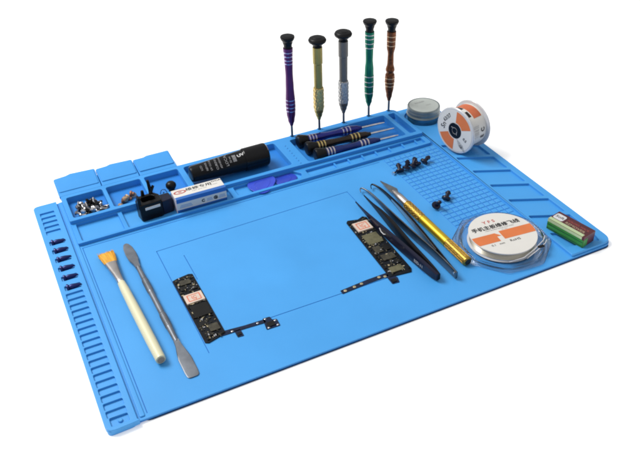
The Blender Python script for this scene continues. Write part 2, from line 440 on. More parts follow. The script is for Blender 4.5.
driver('bronze brown screwdriver with speckled waisted handle, standing rightmost in the row', (39.32, 29.62, RZ), (0, math.radians(.6), 0), M['brown_anod'], trumpet,
       [(.16, sh), (.28, sh+.6), (.40, sh+1.5), (.46, sh+2.4), (.44, sh+3.0), (.34, sh+3.3), (.42, sh+3.6), (.30, sh+4.3), (.28, sh+5.4), (.40, sh+6.2), (.42, sh+7.9)],
       [(sh+1.8, .43), (sh+2.2, .46), (sh+2.7, .46), (sh+6.4, .40), (sh+6.9, .41), (sh+7.4, .42)], M['copper_pale'], sh, 11)

# ------------------------------------------------------------------ lying screwdrivers
LS = 1.28
def lying(label, x0, y0, x1, y1, hm, rm):
    L = math.hypot(x1-x0, y1-y0)
    t = thing('screwdriver', label, 'screwdriver', (x0, y0, .32), (0, 0, math.atan2(y1-y0, x1-x0)), 'screwdrivers lying in the tool compartment')
    A = T((0, 0, .74)) @ R(math.radians(91.2), 'Y')
    b = MB(); b.lathe([(.4, 0), (.64, .05), (.72, .22), (.70, .45), (.56, 1.0), (.46, 1.3)], 28, A); b.build('cap', M['black_plastic'], t)
    b = MB(); b.lathe(prof_smooth([(r*LS, z) for r, z in ((.37, 1.05), (.39, 1.5), (.36, 2.6), (.27, 3.8), (.28, 4.6), (.36, 5.6), (.37, 6.2), (.30, 6.9), (.16, 7.6))]), 28, A); b.build('handle', hm, t)
    for rs in (((1.4, .385), (1.75, .385), (2.1, .375)), ((5.3, .345), (5.7, .365), (6.1, .37))):
        b = MB()
        for z, r in rs:
            r *= LS; b.lathe([(r-.03, z-.09), (r+.014, z-.07), (r+.014, z+.07), (r-.03, z+.09)], 20, A)
        b.build('ring_band', rm, t)
    b = MB(); b.lathe([(.13, 7.5), (.13, L-.5), (.07, L)], 12, A); b.build('shaft', M['chrome'], t)
lying('blue screwdriver lying rearmost in the tool compartment', 27.3, 28.25, 37.7, 27.75, M['blue_metal'], M['violet_ring'])
lying('dark bronze screwdriver lying between two blue ones', 27.5, 26.5, 38.0, 26.15, M['bronze_dark'], M['gold_knurl'])
lying('navy screwdriver lying nearest the front of the tool compartment', 27.75, 24.85, 37.6, 24.6, M['navy_metal'], M['pale_ring'])

# ------------------------------------------------------------------ paste tin
t = thing('paste_tin', 'small round tin with pale mint lid beside the orange printed spool', 'tin', (42.45, 27.25, .315))
b = MB(); b.lathe([(1.55, 0), (1.72, .05), (1.78, .15), (1.78, .72), (1.7, .76)], 48); b.build('base', M['tin_base'], t)
b = MB(); b.lathe([(1.7, .7), (1.86, .74), (1.9, .8), (1.86, .86), (1.83, .92), (1.80, .98), (1.83, 1.04), (1.83, 1.3), (1.80, 1.34), (1.83, 1.38), (1.83, 1.62), (1.78, 1.74), (1.68, 1.76), (1.6, 1.71)], 48)
l = b.build('lid', M['tin_side'], t)
b = MB(); b.lathe([(1.62, 1.68), (1.62, 1.725), (1.0, 1.735), (.01, 1.74)], 48); b.build('label_disc', M['tin_lid'], l)
b = MB(); b.text('SOLDER', .34, T((-.1, .75, 1.748)))
b.text('PASTE', .22, T((.5, -.2, 1.748))); b.build('lettering', M['grey_white_ink'], l, smooth=False)

# ------------------------------------------------------------------ solder spool
PHI = math.radians(13)
SR = 2.5
t = thing('solder_spool', 'white spool with orange printed bands standing on its rims beside the round tin', 'spool', (41.12, 19.35, .55), (0, 0, PHI))
A = T((0, 0, SR)) @ R(math.radians(90), 'Y')          # lathe z -> +x
def flange(x0, x1):
    b = MB(); b.lathe([(.75, x0), (SR-.25, x0), (SR-.06, x0+.02), (SR, x0+.1), (SR, x1-.06), (SR-.06, x1), (.75, x1), (.75, x0)], 64, A, cap=False)
    return b.build('flange', M['spool_flange'], t)
f1 = flange(0, .26); f2 = flange(2.42, 2.62)
b = MB(); b.lathe([(2.09, .24), (2.12, .3), (2.12, 2.36), (2.09, 2.44)], 64, A); core = b.build('paper_wrap', M['white_paper'], t)
b = MB(); b.lathe([(.2, -.01), (.68, -.02), (.82, -.03), (.88, .03)], 40, A); hub = b.build('hub', M['black_gloss'], t)
b = MB(); b.lathe([(.32, -.045), (.34, -.06), (.36, -.045)], 24, A, cap=False)
b.box((-.05, .34, SR+.30), (.02, .3, .06), 0); b.box((-.05, -.3, SR-.2), (.02, .06, .4), 0)
b.build('hub_mark', M['grey_white_ink'], hub)
# flange label: local -x face. helper maps (u right when seen from outside, v up)
FX = Matrix(((0, 0, -1, -.012), (-1, 0, 0, 0), (0, 1, 0, SR), (0, 0, 0, 1)))
def sector(r0, r1, a0, a1, n=14):
    a0, a1 = math.radians(a0), math.radians(a1)
    return [(r1*math.cos(a0+(a1-a0)*k/n), r1*math.sin(a0+(a1-a0)*k/n)) for k in range(n+1)] + [(r0*math.cos(a1-(a1-a0)*k/n), r0*math.sin(a1-(a1-a0)*k/n)) for k in range(n+1)]
def quadstrip(b, r0, r1, a0, a1, z, Mx, n=14):
    a0, a1 = math.radians(a0), math.radians(a1)
    for k in range(n):
        p, q = a0+(a1-a0)*k/n, a0+(a1-a0)*(k+1)/n
        b.sheet([(r0*math.cos(p), r0*math.sin(p)), (r1*math.cos(p), r1*math.sin(p)), (r1*math.cos(q), r1*math.sin(q)), (r0*math.cos(q), r0*math.sin(q))], z, Mx)
b = MB()
quadstrip(b, .88, 2.28, 0, 360, 0, FX, 48); lab = b.build('paper_label', M['white_paper'], t)
b = MB()
quadstrip(b, .95, 2.2, 22, 88, .012, FX); quadstrip(b, .95, 2.2, 205, 268, .012, FX)
b.build('orange_band', M['orange'], lab)
b = MB()
for tx, u, v, sz, a in (('63/37', -1.15, 1.1, .55, 48), ('Sn', -1.55, .1, .8, 72), ('0.5', 1.4, -.55, .42, -30), ('CE', .95, -1.5, .34, -30)):
    b.text(tx, sz, FX @ T((u, v, .012)) @ R(math.radians(a), 'Z'), .012)
b.build('lettering', M['ink'], lab, smooth=False)
b = MB()
for k in range(4): b.text('SOLDER WIRE', .17, FX @ T((.8+.1*k, -1.1-.2*k, .012)) @ R(math.radians(-30), 'Z'))
b.build('fine_print', M['grey_ink'], lab, smooth=False)
# wrap print (on the barrel, angle measured from top towards the viewer side -y)
def wrap(b, x0, x1, a0, a1, rr=2.132, n=16):
    for k in range(n):
        p, q = math.radians(a0+(a1-a0)*k/n), math.radians(a0+(a1-a0)*(k+1)/n)
        f = lambda x, a: (x, -rr*math.sin(a), SR+rr*math.cos(a))
        bb = bmesh.new(); bb.faces.new([bb.verts.new(f(x0, p)), bb.verts.new(f(x0, q)), bb.verts.new(f(x1, q)), bb.verts.new(f(x1, p))]); b._merge(bb)
b = MB(); wrap(b, 1.1, 2.2, -40, 42); b.build('orange_band', M['orange_dark'], core)
b = MB(); wrap(b, .5, 1.05, -28, 0); wrap(b, .55, .95, 14, 34); b.build('dark_print', M['bronze_dark'], core)
def wtext(b, s, size, x, a, rot, bold=0.):
    a = math.radians(a); rr = 2.14
    Mx = T((x, -rr*math.sin(a), SR+rr*math.cos(a))) @ R(a, 'X') @ R(math.radians(rot), 'Z')
    b.text(s, size, Mx, bold)
b = MB()
wtext(b, 'C', .66, 1.85, 80, 90, .03); b.build('lettering', M['ink'], core, smooth=False)
b = MB(); wtext(b, 'E', .66, 1.85, 101, 90, .03); b.build('lettering', M['ink'], core, smooth=False)
b = MB()
for k in range(4): wtext(b, 'Sn 63% Pb 37%', .22, .6+.2*k, 80, 90)
b.build('fine_print', M['grey_ink'], core, smooth=False)

# ------------------------------------------------------------------ wire coil in its clear case
CX, CY = 36.35, 4.85
t = thing('wire_reel', 'flat reel of silver wire with white and orange label in a clear plastic case', 'wire reel', (CX, CY-.12, .305), (0, 0, math.radians(-6)))
oct_ = rpoly([(4.25*math.cos(PI/8+k*PI/4)*1.04, 4.25*math.sin(PI/8+k*PI/4)*1.04) for k in range(8)], .9, 5)
oct2 = rpoly([(3.62*math.cos(PI/8+k*PI/4)*1.04, 3.62*math.sin(PI/8+k*PI/4)*1.04) for k in range(8)], .9, 5)
b = MB(); b.plate(oct_, [], .0, .10, .03); b.plate(oct_, [oct2], .10, .26, .05); b.build('case_tray', M['clear_edge'], t)
b = MB(); b.lathe([(3.75, .34), (3.72, .55), (3.62, .70), (3.47, .74), (3.45, .70), (3.58, .64), (3.66, .5), (3.69, .34), (3.75, .34)], 64, None, cap=False)
b.lathe([(3.95, .26), (3.97, .36), (4.02, .38), (4.05, .34), (4.05, .26)], 64, None, cap=False)
b.build('case_rim', M['clear'], t)
b = MB(); b.lathe([(2.2, .12), (3.1, .14), (3.16, .18), (3.16, .22), (2.88, .26), (2.88, 1.02), (3.12, 1.06), (3.12, 1.12), (3.08, 1.15), (.8, 1.16)], 64); rl = b.build('reel', M['white_plastic'], t)
b = MB()
for k in range(17): b.lathe([(2.88, .27+.042*k), (2.95, .275+.042*k), (2.965, .291+.042*k), (2.95, .307+.042*k), (2.88, .312+.042*k)], 64, None, cap=False)
b.build('wire', M['coil_wire'], rl)
b = MB(); b.lathe([(3.12, 1.155), (3.13, 1.18), (.02, 1.185)], 64); lb = b.build('paper_label', M['white_paper'], rl)
zl = 1.193
def band(b, x0, y0, x1, y1, r=3.1, n=12):
    pts = []
    for k in range(n+1):
        y = y0+(y1-y0)*k/n; pts.append((max(x0, -math.sqrt(max(0, r*r-y*y))), y))
    for k in range(n+1):
        y = y1-(y1-y0)*k/n; pts.append((min(x1, math.sqrt(max(0, r*r-y*y))), y))
    b.sheet(pts, zl)
b = MB(); band(b, -4, -1.0, -.75, .22); band(b, -.25, -.86, 4, .36)
b.sheet([(-.752, .22), (-.752, -.30), (-.3, -.30)], zl); b.build('orange_band', M['orange'], lb)
b = MB()
for k, (dx, dy) in enumerate(((0, 0), (.022, 0), (-.022, 0), (0, .02), (0, -.02))): b.text('手机主板维修飞线', .62, T((-.05+dx, 1.15+dy, zl+.0008*k)), 0)
b.build('title_lettering', M['ink'], lb, smooth=False)
b = MB(); b.text('RoHS', .42, T((.55, -1.28, zl)), .006, 1.1)
b.text('0.1', .36, T((-1.7, -1.35, zl)), .004); b.text('mm', .36, T((-.85, -1.35, zl)), .003)
b.build('lettering', M['ink'], lb, smooth=False)
b = MB(); b.text('Y F S', .55, T((-.35, 1.95, zl)), .012, 1.1); b.build('red_lettering', M['red_ink'], lb, smooth=False)
b = MB(); b.text('MAIN BOARD REPAIR JUMP WIRE', .2, T((.1, .72, zl))); b.text('0.1 mm', .2, T((.5, .5, zl))); b.build('fine_print', M['grey_ink'], lb, smooth=False)
rl.scale = (.955, .955, .9)
# loose tail of wire inside the case
b = MB(); b.tube([(-1.2, -3.25, .5), (.2, -3.42, .75), (1.6, -2.95, 1.02), (3.0, -2.1, .95), (3.7, -1.35, .7)], .045, 8)
b.tube([(.5, -3.45, .55), (1.6, -3.2, .95), (2.9, -2.55, .98), (3.55, -1.9, .7)], .04, 8); b.build('loose_wire', M['white_plastic'], rl)
b = MB(); b.box((2.25, -2.85, 1.0), (.62, .3, .10), .04, None); b.build('wire_clip', M['black_plastic'], rl)

# ------------------------------------------------------------------ green and maroon packet
ang = math.atan2(.57-4.4, 41.75-40.92)
t = thing('wick_packet', 'small maroon and green box with white badge at the right corner', 'box', (42.15, 2.6, .555), (0, 0, ang))
LX, LY, LZ = 3.85, 1.62, 1.12
b = MB(); b.box((0, 0, LZ/2), (LX, LY, LZ), .05)
b.build('carton', M['maroon'], t)
b = MB(); b.box((0, -LY/2-.006, LZ*.36), (LX-.04, .03, LZ*.68), .01); b.box((0, -LY/2-.012, LZ*.30), (LX-.06, .03, .07), .005)
b.box((LX/2-.1, -LY*.32, LZ*.4), (.225, LY*.34, LZ*.72), .01)
g1 = b.build('green_side', M['green_card'], t)
b = MB(); b.box((-.1, -LY/2-.010, LZ*.85), (LX-.25, .03, LZ*.24), .01); b.box((-.1, -LY*.38, LZ+.002), (LX-.25, LY*.22, .014), .005); b.build('pale_stripe', M['pale_green'], t)
b = MB(); b.box((0, -LY/2-.02, LZ*.14), (LX-.08, .03, .14), .01); b.box((0, -LY/2-.02, LZ*.5), (LX-.08, .03, .1), .01); b.build('dark_stripe', M['green_dark'], g1)
b = MB(); b.plate(rpoly([(-1.8, -.38), (-.78, -.38), (-.78, .5), (-1.8, .5)], .22, 5), [], LZ, LZ+.02, .005); bd = b.build('badge', M['white_plastic'], t)
b = MB(); b.text('Soft', .46, T((-1.28, .06, LZ+.027)), .005, 1.15); b.build('lettering', M['ink'], bd, smooth=False)
b = MB(); b.text('SOLDER WICK', .36, T((.55, .22, LZ+.012)), .004, .95); b.build('red_lettering', M['maroon_red'], t, smooth=False)
b = MB(); b.text('REMOVER', .42, T((.5, -.2, LZ+.012)), .006, 1.1); b.build('tan_lettering', M['tan_ink'], t, smooth=False)

# ------------------------------------------------------------------ white and blue carton
t = thing('carton', 'small white and blue printed box sitting in the front compartment beside the black tube', 'box', (14.67, 23.27, .315), (0, 0, math.radians(-.5)))
bx, by, bz = 4.95, 1.75, 1.66
b = MB(); b.box((0, 0, bz/2), (bx, by, bz), .04); b.build('body', M['white_paper'], t)
b = MB(); b.box((0, -by/2-.004, bz-.215), (bx-.02, .02, .41), .006); b.box((0, -by/2-.004, .25), (bx-.02, .02, .46), .006)
b.box((0, -by/2+.2, bz+.002), (bx-.02, .42, .014), .005); b.build('blue_band', M['box_blue'], t)
b = MB(); b.box((-bx/2-.003, .0, bz/2), (.02, by-.06, bz-.06), .006); b.build('end_panel', M['lilac_paper'], t)
b = MB(); zt = bz+.006
[b.text('维修专用', .52, T((.15+.02*k, .38, zt+.0008*k)), 0, 1.25) for k in range(-1, 2)]; b.text('OCA', .3, T((1.95, .62, zt)), .01, 1.5)
FR = T((0, -by/2-.008, 0)) @ R(PI/2, 'X')
b.text('C', .42, FR @ T((.1, .83, 0)), .03); b.text('@', .40, FR @ T((1.35, .85, 0)), .03)
b.build('lettering', M['ink'], t, smooth=False)
b = MB(); b.text('super glue tool', .2, T((.1, .0, zt)), .0, 1.2); b.text('B-7000', .2, T((1.6, .12, zt)), .0, 1.2)
b.build('fine_print', M['grey_ink'], t, smooth=False)
b = MB(); 
for x, w in ((-1.6, 1.3), (.75, .6), (2.0, .7)):
    for k in range(3): b.box((x, -by/2-.004, .70+.12*k), (w*(1-.1*k), .014, .05), .002, seg=1)
b.build('pale_print', M['box_lightblue'], t)
b = MB(); b.plate([(-1.75+.62*math.cos(a*PI/12), .28+.3*math.sin(a*PI/12)) for a in range(24)], [[(-1.75+.46*math.cos(a*PI/12), .28+.19*math.sin(a*PI/12)) for a in range(24)]], bz, bz+.012, .003, res=0)
b.text('YX', .24, T((-1.75, .28, zt)), .02); b.build('emblem', M['red_ink'], t, smooth=False)

# ------------------------------------------------------------------ black tube of glue
ta = math.atan2(.35, 8.5)
t = thing('glue_tube', 'fat black plastic tube with white printing, lying on its side in the rear compartment', 'tube', (14.95, 26.85, .315), (0, 0, ta*.3))
t.scale = (.93, 1, 1)
A = T((0, 0, 1.16)) @ R(PI/2, 'Y')
b = MB(); b.lathe([(.5, 0), (.74, .08), (.82, .3), (.95, 3), (1.07, 6.1), (1.10, 6.15)], 48, A); bd = b.build('body', M['black_plastic'], t)
b = MB(); b.lathe([(1.10, 6.1), (1.17, 6.18), (1.19, 6.3), (1.19, 8.6), (1.16, 8.8), (1.04, 8.92), (.85, 8.95), (.8, 8.9)], 48, A); b.build('cap', M['black_gloss'], t)
b = MB()
def ttext(s, size, x, a, rot, bold=0., xs=1.):
    a = math.radians(a); rr = .835+.0405*x if x < 3 else .957+.0388*(x-3)
    rr += .012
    b.text(s, size, T((x, -rr*math.sin(a), 1.16+rr*math.cos(a))) @ R(a, 'X') @ R(math.radians(rot), 'Z'), bold, xs)
for x, st, sz in ((1.2, 'LCD', .34), (1.75, 'REPAIR', .34), (2.2, 'UV GLUE', .32), (2.85, 'CURING', .40), (3.3, 'ADHESIVE', .32), (4.0, 'LOCA', .52), (4.45, '50 ml', .36)):
    ttext(st, sz*.86, x, 36, 90, .006)
for a in (20, 34, 48): 
    ttext('II', .5, 4.95, a, 90, .03)
b.build('printing', M['dim_ink'], bd, smooth=False)
b = MB(); ttext('UV', .42, 5.7, 26, 10, .02, 1.5); b.build('mark', M['white_ink'], bd, smooth=False)

# ------------------------------------------------------------------ black clip with a pale label
t = thing('clip', 'black plastic clamp with upright prongs and a pale label, propped in the front compartment', 'clip', (9.95, 23.75, .315), (math.radians(-4), 0, math.radians(3)))
t.scale = (1.08, 1.08, 1.28)
b = MB()
b.plate(rpoly([(-1.05, -.85), (.95, -.85), (1.05, .3), (.7, .9), (-.7, .9), (-1.1, .3)], .25, 4), [rpoly([(-.6, -.35), (.55, -.35), (.6, .25), (.4, .55), (-.4, .55), (-.6, .25)], .15, 3)], 0, 1.35, .07)
b.box((0, 0, .2), (1.5, 1.2, .3), .05)
b.build('body', M['black_plastic'], t)
b = MB(); b.strip([(-.98, -.74), (-.96, -.3), (-.9, .1)], [.26, .26, .22], [1.0, 1.1, .8], [1.45, 1.42, 1.3])
b.build('prong', M['black_plastic'], t)
b = MB(); b.tube([(.45, .72, 1.1), (.5, .78, 1.6), (.42, .8, 2.45)], [.22, .17, .12], 10); b.tube([(.5, .78, 1.45), (.85, .85, 1.9)], [.14, .12], 8); b.build('prong', M['black_plastic'], t)
b = MB(); b.tube([(-.25, .78, 1.1), (-.22, .8, 1.75)], [.2, .13], 10); b.build('prong', M['black_plastic'], t)
b = MB(); b.box((.05, -.88, .98), (1.35, .06, .22), .05); b.build('pale_label', M['white_paper'], t)
b = MB(); b.plate(rpoly([(.9, -.74), (1.95, -.62), (1.98, .55), (1.0, .6)], .15, 3), [], 0, 1.12, .06); b.build('side_block', M['navy_plastic'], t)

# black knob and clear stopper in the third rear compartment
t = thing('knob', 'small round black rubber knob in the compartment behind the white and blue box', 'knob', (12.85, 26.6, .318))
b = MB(); b.lathe([(.28, 0), (.3, .25), (.22, .34)], 20); b.build('stem', M['black_plastic'], t)
b = MB(); b.lathe([(.2, .3), (.42, .42), (.52, .65), (.50, .86), (.36, 1.04), (.12, 1.12)], 28); b.build('head', M['black_plastic'], t)
t = thing('stopper', 'tiny clear bluish cap lying beside the black clamp', 'cap', (11.9, 26.0, .318))
b = MB(); b.lathe([(.3, 0), (.36, .1), (.36, .5), (.25, .75), (.1, .85)], 20); b.build('shell', M['clear_edge'], t)
b = MB(); b.lathe([(.1, .02), (.14, .1), (.12, .4), (.04, .55)], 14); b.build('core', M['navy_plastic'], t)

# ------------------------------------------------------------------ picks
def pick(label, x, y, z, rz, m, s, tilt):
    b = MB()
    o = [(s*1.15*math.cos(a)*(1+.10*math.cos(3*a)), s*.95*math.sin(a)*(1+.10*math.cos(3*a))) for a in [2*PI*k/36 for k in range(36)]]
    b.plate(o, [], 0, .09, .03)
    b.plate([(.6*p[0], .6*p[1]) for p in o], [[(.5*p[0], .5*p[1]) for p in o]], .08, .11, .01)
    tag(b.build('plectrum', m, None, (x, y, z), (tilt[0], tilt[1], rz)), label, 'pick', 'opening picks in the front recess')
pick('violet blue opening pick lying on top in the pentagonal front recess', 21.1, 23.15, .50, .4, M['pick'], 1.3, (.05, -.04))
pick('indigo opening pick lying underneath at the right of the front recess', 23.5, 23.3, .335, 2.2, M['pick_dark'], 1.2, (0, .03))

# ------------------------------------------------------------------ brush
def axis_obj(name, label, cat, x0, y0, x1, y1, z):      # local +y runs from start to end
    return thing(name, label, cat, (x0, y0, z), (0, 0, math.atan2(y1-y0, x1-x0)-PI/2))
t = axis_obj('brush', 'flat paint brush with orange bristles, tin ferrule and ivory handle', 'brush', 5.22, 4.5, 4.58, 20.0, .305)
A = T((0, 0, .50)) @ R(-PI/2, 'X')
t.scale = (.90, .975, .95)
b = MB(); b.lathe(prof_smooth([(.30, .02), (.42, .06), (.44, .3), (.47, 2.5), (.46, 6), (.42, 9.2), (.36, 10.3), (.26, 10.62)], 3), 28, A); b.build('handle', M['ivory'], t)
b = MB(); b.lathe([(.2, -.0), (.3, -.008)], 24, A); b.build('handle_end', M['tan_ink'], t)
def loft(sections, n=24):
    b = MB(); bm = bmesh.new(); rings = []
    for y, w, hh, z in sections:
        rings.append([bm.verts.new((w*math.copysign(abs(math.cos(2*PI*k/n))**.7, math.cos(2*PI*k/n)), y, z+hh*math.copysign(abs(math.sin(2*PI*k/n))**.8, math.sin(2*PI*k/n)))) for k in range(n)])
    for i in range(len(rings)-1):
        for k in range(n): bm.faces.new((rings[i][k], rings[i][(k+1) % n], rings[i+1][(k+1) % n], rings[i+1][k]))
    bm.faces.new(rings[0][::-1]); bm.faces.new(rings[-1])
    bmesh.ops.recalc_face_normals(bm, faces=bm.faces)
    return b._merge(bm)
b = loft([(10.3, .33, .33, .5), (10.5, .36, .36, .5), (10.7, .345, .34, .5), (11.6, .40, .30, .48), (12.8, .52, .23, .44), (13.6, .60, .2, .40)]); b.build('ferrule', M['ferrule'], t)
b = loft([(13.4, .56, .16, .40), (13.9, .66, .19, .38), (14.8, .78, .17, .33), (15.35, .80, .11, .28)])
rnd = random.Random(3)
for k in range(240):
    u = rnd.uniform(-1, 1); v = rnd.uniform(-1, 1)
    b.tube([(u*.54, 13.55, .40+v*.15), (u*.70, 14.7, .34+v*.16), (u*.82+rnd.uniform(-.06, .06), 15.4+rnd.uniform(-.25, .2), .28+v*.13)], [.022, .02, .01], 4)
b.build('bristles', M['bristle'], t)

# ------------------------------------------------------------------ spudger
t = axis_obj('spudger', 'dark grey metal double ended pry tool lying between brush and circuit board', 'pry tool', 6.95, 2.2, 6.55, 20.3, .305)
b = MB()
def slab(b, secs):       # y, half width, z, half thickness
    bm = bmesh.new(); rings = []
    for y, w, z, th in secs:
        rings.append([bm.verts.new((p*w, y, z+q*th)) for p, q in ((-1, -.3), (-.85, -1), (.85, -1), (1, -.3), (1, .3), (.85, 1), (-.85, 1), (-1, .3))])
    for i in range(len(rings)-1):
        for k in range(8): bm.faces.new((rings[i][k], rings[i][(k+1) % 8], rings[i+1][(k+1) % 8], rings[i+1][k]))
    bm.faces.new(rings[0][::-1]); bm.faces.new(rings[-1]); bmesh.ops.recalc_face_normals(bm, faces=bm.faces)
    b._merge(bm)
slab(b, [(0, .26, .06, .03), (.05, .38, .06, .04), (.18, .46, .06, .05), (.6, .50, .07, .06), (2.0, .50, .12, .07), (2.7, .40, .18, .09), (3.3, .27, .25, .13), (3.9, .22, .29, .17)])
b.build('blade', M['grey_tool'], t)
b = MB(); slab(b, [(13.9, .21, .29, .17), (14.6, .27, .25, .12), (15.4, .43, .17, .09), (16.4, .47, .12, .06), (17.4, .40, .08, .05), (17.95, .24, .06, .035), (18.1, .1, .06, .02)])
b.build('blade', M['grey_tool'], t)
A2 = T((0, 0, .29)) @ R(-PI/2, 'X')
b = MB(); b.lathe(prof_smooth([(.19, 3.8), (.22, 4.3), (.24, 5.4), (.28, 5.6), (.28, 7.2), (.24, 7.4), (.24, 10.2), (.28, 10.4), (.28, 12.0), (.24, 12.2), (.2, 14.0)], 3), 20, A2)
for z0 in (5.65, 10.45):
    for k in range(9): b.lathe([(.275, z0+.17*k), (.298, z0+.17*k+.05), (.275, z0+.17*k+.1)], 16, A2, cap=False)
b.build('shank', M['grey_tool'], t)

# ------------------------------------------------------------------ circuit boards
def board(label, loc, rz, outline, chips, shield, flexes, smd_rect, seed):
    t = thing('circuit_board', label, 'circuit board', loc, rz)
    b = MB(); b.plate(outline, [], 0, .09, .012, res=1); bo = b.build('board', M['pcb'], t)
    for (x, y, w, h, z, mk) in chips:
        b = MB(); b.box((x, y, .088+z/2), (w, h, z), .02); b.build('chip', M[mk], bo)
    x, y, w, h = shield
    b = MB(); b.box((x, y, .17), (w, h, .17), .035); s_ = b.build('shield', M['shield'], bo)
    b = MB(); b.plate(rrect(x-w*.36, y-h*.36, x+w*.36, y+h*.36, .08), [rrect(x-w*.30, y-h*.29, x+w*.30, y+h*.29, .06)], .255, .266, .002, res=0)
    b.text('IC', h*.42, T((x, y+.02, .262)), .01); b.text('Y 8', h*.2, T((x, y-h*.2, .262)), .01); b.build('ink_mark', M['shield_ink'], s_, smooth=False)
    rn = random.Random(seed); b = MB()
    x0, y0, x1, y1 = smd_rect
    for k in range(230):
        b.mi = rn.choice((0, 1, 1, 1, 2, 3, 3))
        w, h = rn.choice(((.12, .06), (.06, .12), (.16, .09), (.08, .08), (.2, .12), (.1, .22)))
        b.box((rn.uniform(x0, x1), rn.uniform(y0, y1), .12), (w, h, rn.uniform(.07, .13)), .01, seg=1)
    o = b.build('small_components', [M['solder'], M['chip_brown'], M['chrome'], M['chip']], bo); o['kind'] = 'stuff'
    b = MB()
    for pts, w in flexes:
        b.plate(pts, [], .012, .055, .008, res=0)
    f = b.build('flex_cable', M['flex'], t)
    return t, f
# left board (local origin at its lower left corner)
tL, fL = board('long black circuit board beside the pry tool with flex cable running right', (8.82, 4.95, .302), (0, 0, math.radians(.5)),
    rpoly([(0, .15), (.25, 0), (1.8, .42), (1.83, 8.45), (1.5, 8.6), (.45, 8.45), (0, 8.3)], .06, 2),
    [(.9, 7.6, .9, .6, .10, 'chip_brown'), (.5, 6.9, .5, .5, .08, 'chip'), (1.4, 6.75, .45, .6, .08, 'chip'), (.95, 3.75, 1.4, 1.5, .10, 'chip'), (.6, 2.2, .7, .5, .09, 'chip'), (1.2, 1.4, .8, .8, .10, 'chip_brown'), (.55, .9, .5, .6, .08, 'chip')],
    (.93, 5.35, 1.55, 1.15),
    [(rpoly([(1.3, .25), (3.4, .15), (5.05, .02), (5.05, .42), (3.4, .52), (1.5, .75)], .05, 2), 0), (rpoly([(4.75, -.75), (5.9, -.8), (5.95, .0), (5.6, .1), (5.55, .5), (4.95, .55)], .08, 2), 0), (rpoly([(2.45, -.45), (2.95, -.5), (2.95, .3), (2.45, .3)], .05, 2), 0)], (.15, .3, 1.7, 8.3), 5)
b = MB(); b.box((5.3, -.35, .09), (.62, .5, .08), .02); b.build('connector', M['chip'], fL)
b = MB(); b.box((2.7, -.2, .08), (.3, .25, .07), .02); b.build('connector', M['chip'], fL)
b = MB()
for x, y in ((5.75, -.65), (5.0, -.62), (5.75, -.1), (5.1, .4), (1.7, .5), (2.3, .35), (4.4, .25)): b.lathe([(.09, .05), (.09, .075), (.05, .09)], 12, T((x, y, 0)))
b.build('solder_pads', M['chrome'], fL)
tR, fR = board('long black circuit board beside the black tweezers with flex cable running left', (25.3, 5.1, .302), (0, 0, math.radians(-1.0)),
    rpoly([(-.1, .1), (1.9, -.12), (2.12, .3), (2.2, 8.6), (1.9, 8.85), (1.3, 8.6), (.35, 8.85), (.12, 8.6)], .06, 2),
    [(1.1, 5.35, 1.45, 1.5, .11, 'shield_olive'), (.75, 3.75, .7, .9, .09, 'chip_brown'), (1.55, 3.7, .6, .7, .09, 'chip'), (1.1, 2.5, 1.2, .8, .09, 'chip_brown'), (.9, .75, 1.2, .7, .10, 'shield_olive'), (1.5, 1.6, .6, .5, .08, 'chip')],
    (1.15, 7.35, 1.5, 1.35),
    [(rpoly([(-4.55, .0), (-2.0, .22), (.3, .3), (.3, .75), (-2.0, .68), (-4.55, .45)], .05, 2), 0), (rpoly([(-.3, -.75), (.35, -.8), (.5, -.2), (.2, .5), (-.3, .5)], .08, 2), 0)], (.15, .3, 2.0, 8.5), 9)
b = MB(); b.box((.02, -.45, .09), (.4, .4, .08), .02); b.build('connector', M['chip'], fR)
b = MB()
for x, y in ((-4.2, .24), (-2.6, .42), (-.4, .35), (-3.3, .33), (-.9, .5)): b.lathe([(.14, .05), (.14, .075), (.06, .10)], 14, T((x, y, 0)))
b.build('solder_pads', M['solder'], fR)

# ------------------------------------------------------------------ tweezers (lying on their side)
def spline(pts, n=6):
    out = []; P = [Vector(p) for p in pts]
    for i in range(len(P)-1):
        p0 = P[max(i-1, 0)]; p1 = P[i]; p2 = P[i+1]; p3 = P[min(i+2, len(P)-1)]
        for k in range(n):
            t = k/n
            out.append(.5*((2*p1)+(p2-p0)*t+(2*p0-5*p1+4*p2-p3)*t*t+(3*p1-p0-3*p2+p3)*t**3))
    out.append(P[-1]); return out
def prong(t, pts, m):      # (x, y, thickness, height, zc)
    sp = spline(pts)
    b = MB(); b.strip([(p[0], p[1]) for p in sp], [p[2] for p in sp], [p[3] for p in sp], [p[4] for p in sp])
    return b.build('prong', m, t)
def V5(*a): return a
class P5(list): pass
def spl5(pts, n=6):
    arr = np.array(pts, float); out = []
    for i in range(len(arr)-1):
        p0, p1, p2, p3 = arr[max(i-1, 0)], arr[i], arr[i+1], arr[min(i+2, len(arr)-1)]
        for k in range(n):
            t = k/n; out.append(.5*((2*p1)+(p2-p0)*t+(2*p0-5*p1+4*p2-p3)*t*t+(3*p1-p0-3*p2+p3)*t**3))
    out.append(arr[-1]); return out
def prong(t, pts, m):
    sp = spl5(pts)
    b = MB(); b.strip([(p[0], p[1]) for p in sp], [p[2] for p in sp], [p[3] for p in sp], [p[4] for p in sp])
    return b.build('prong', m, t)
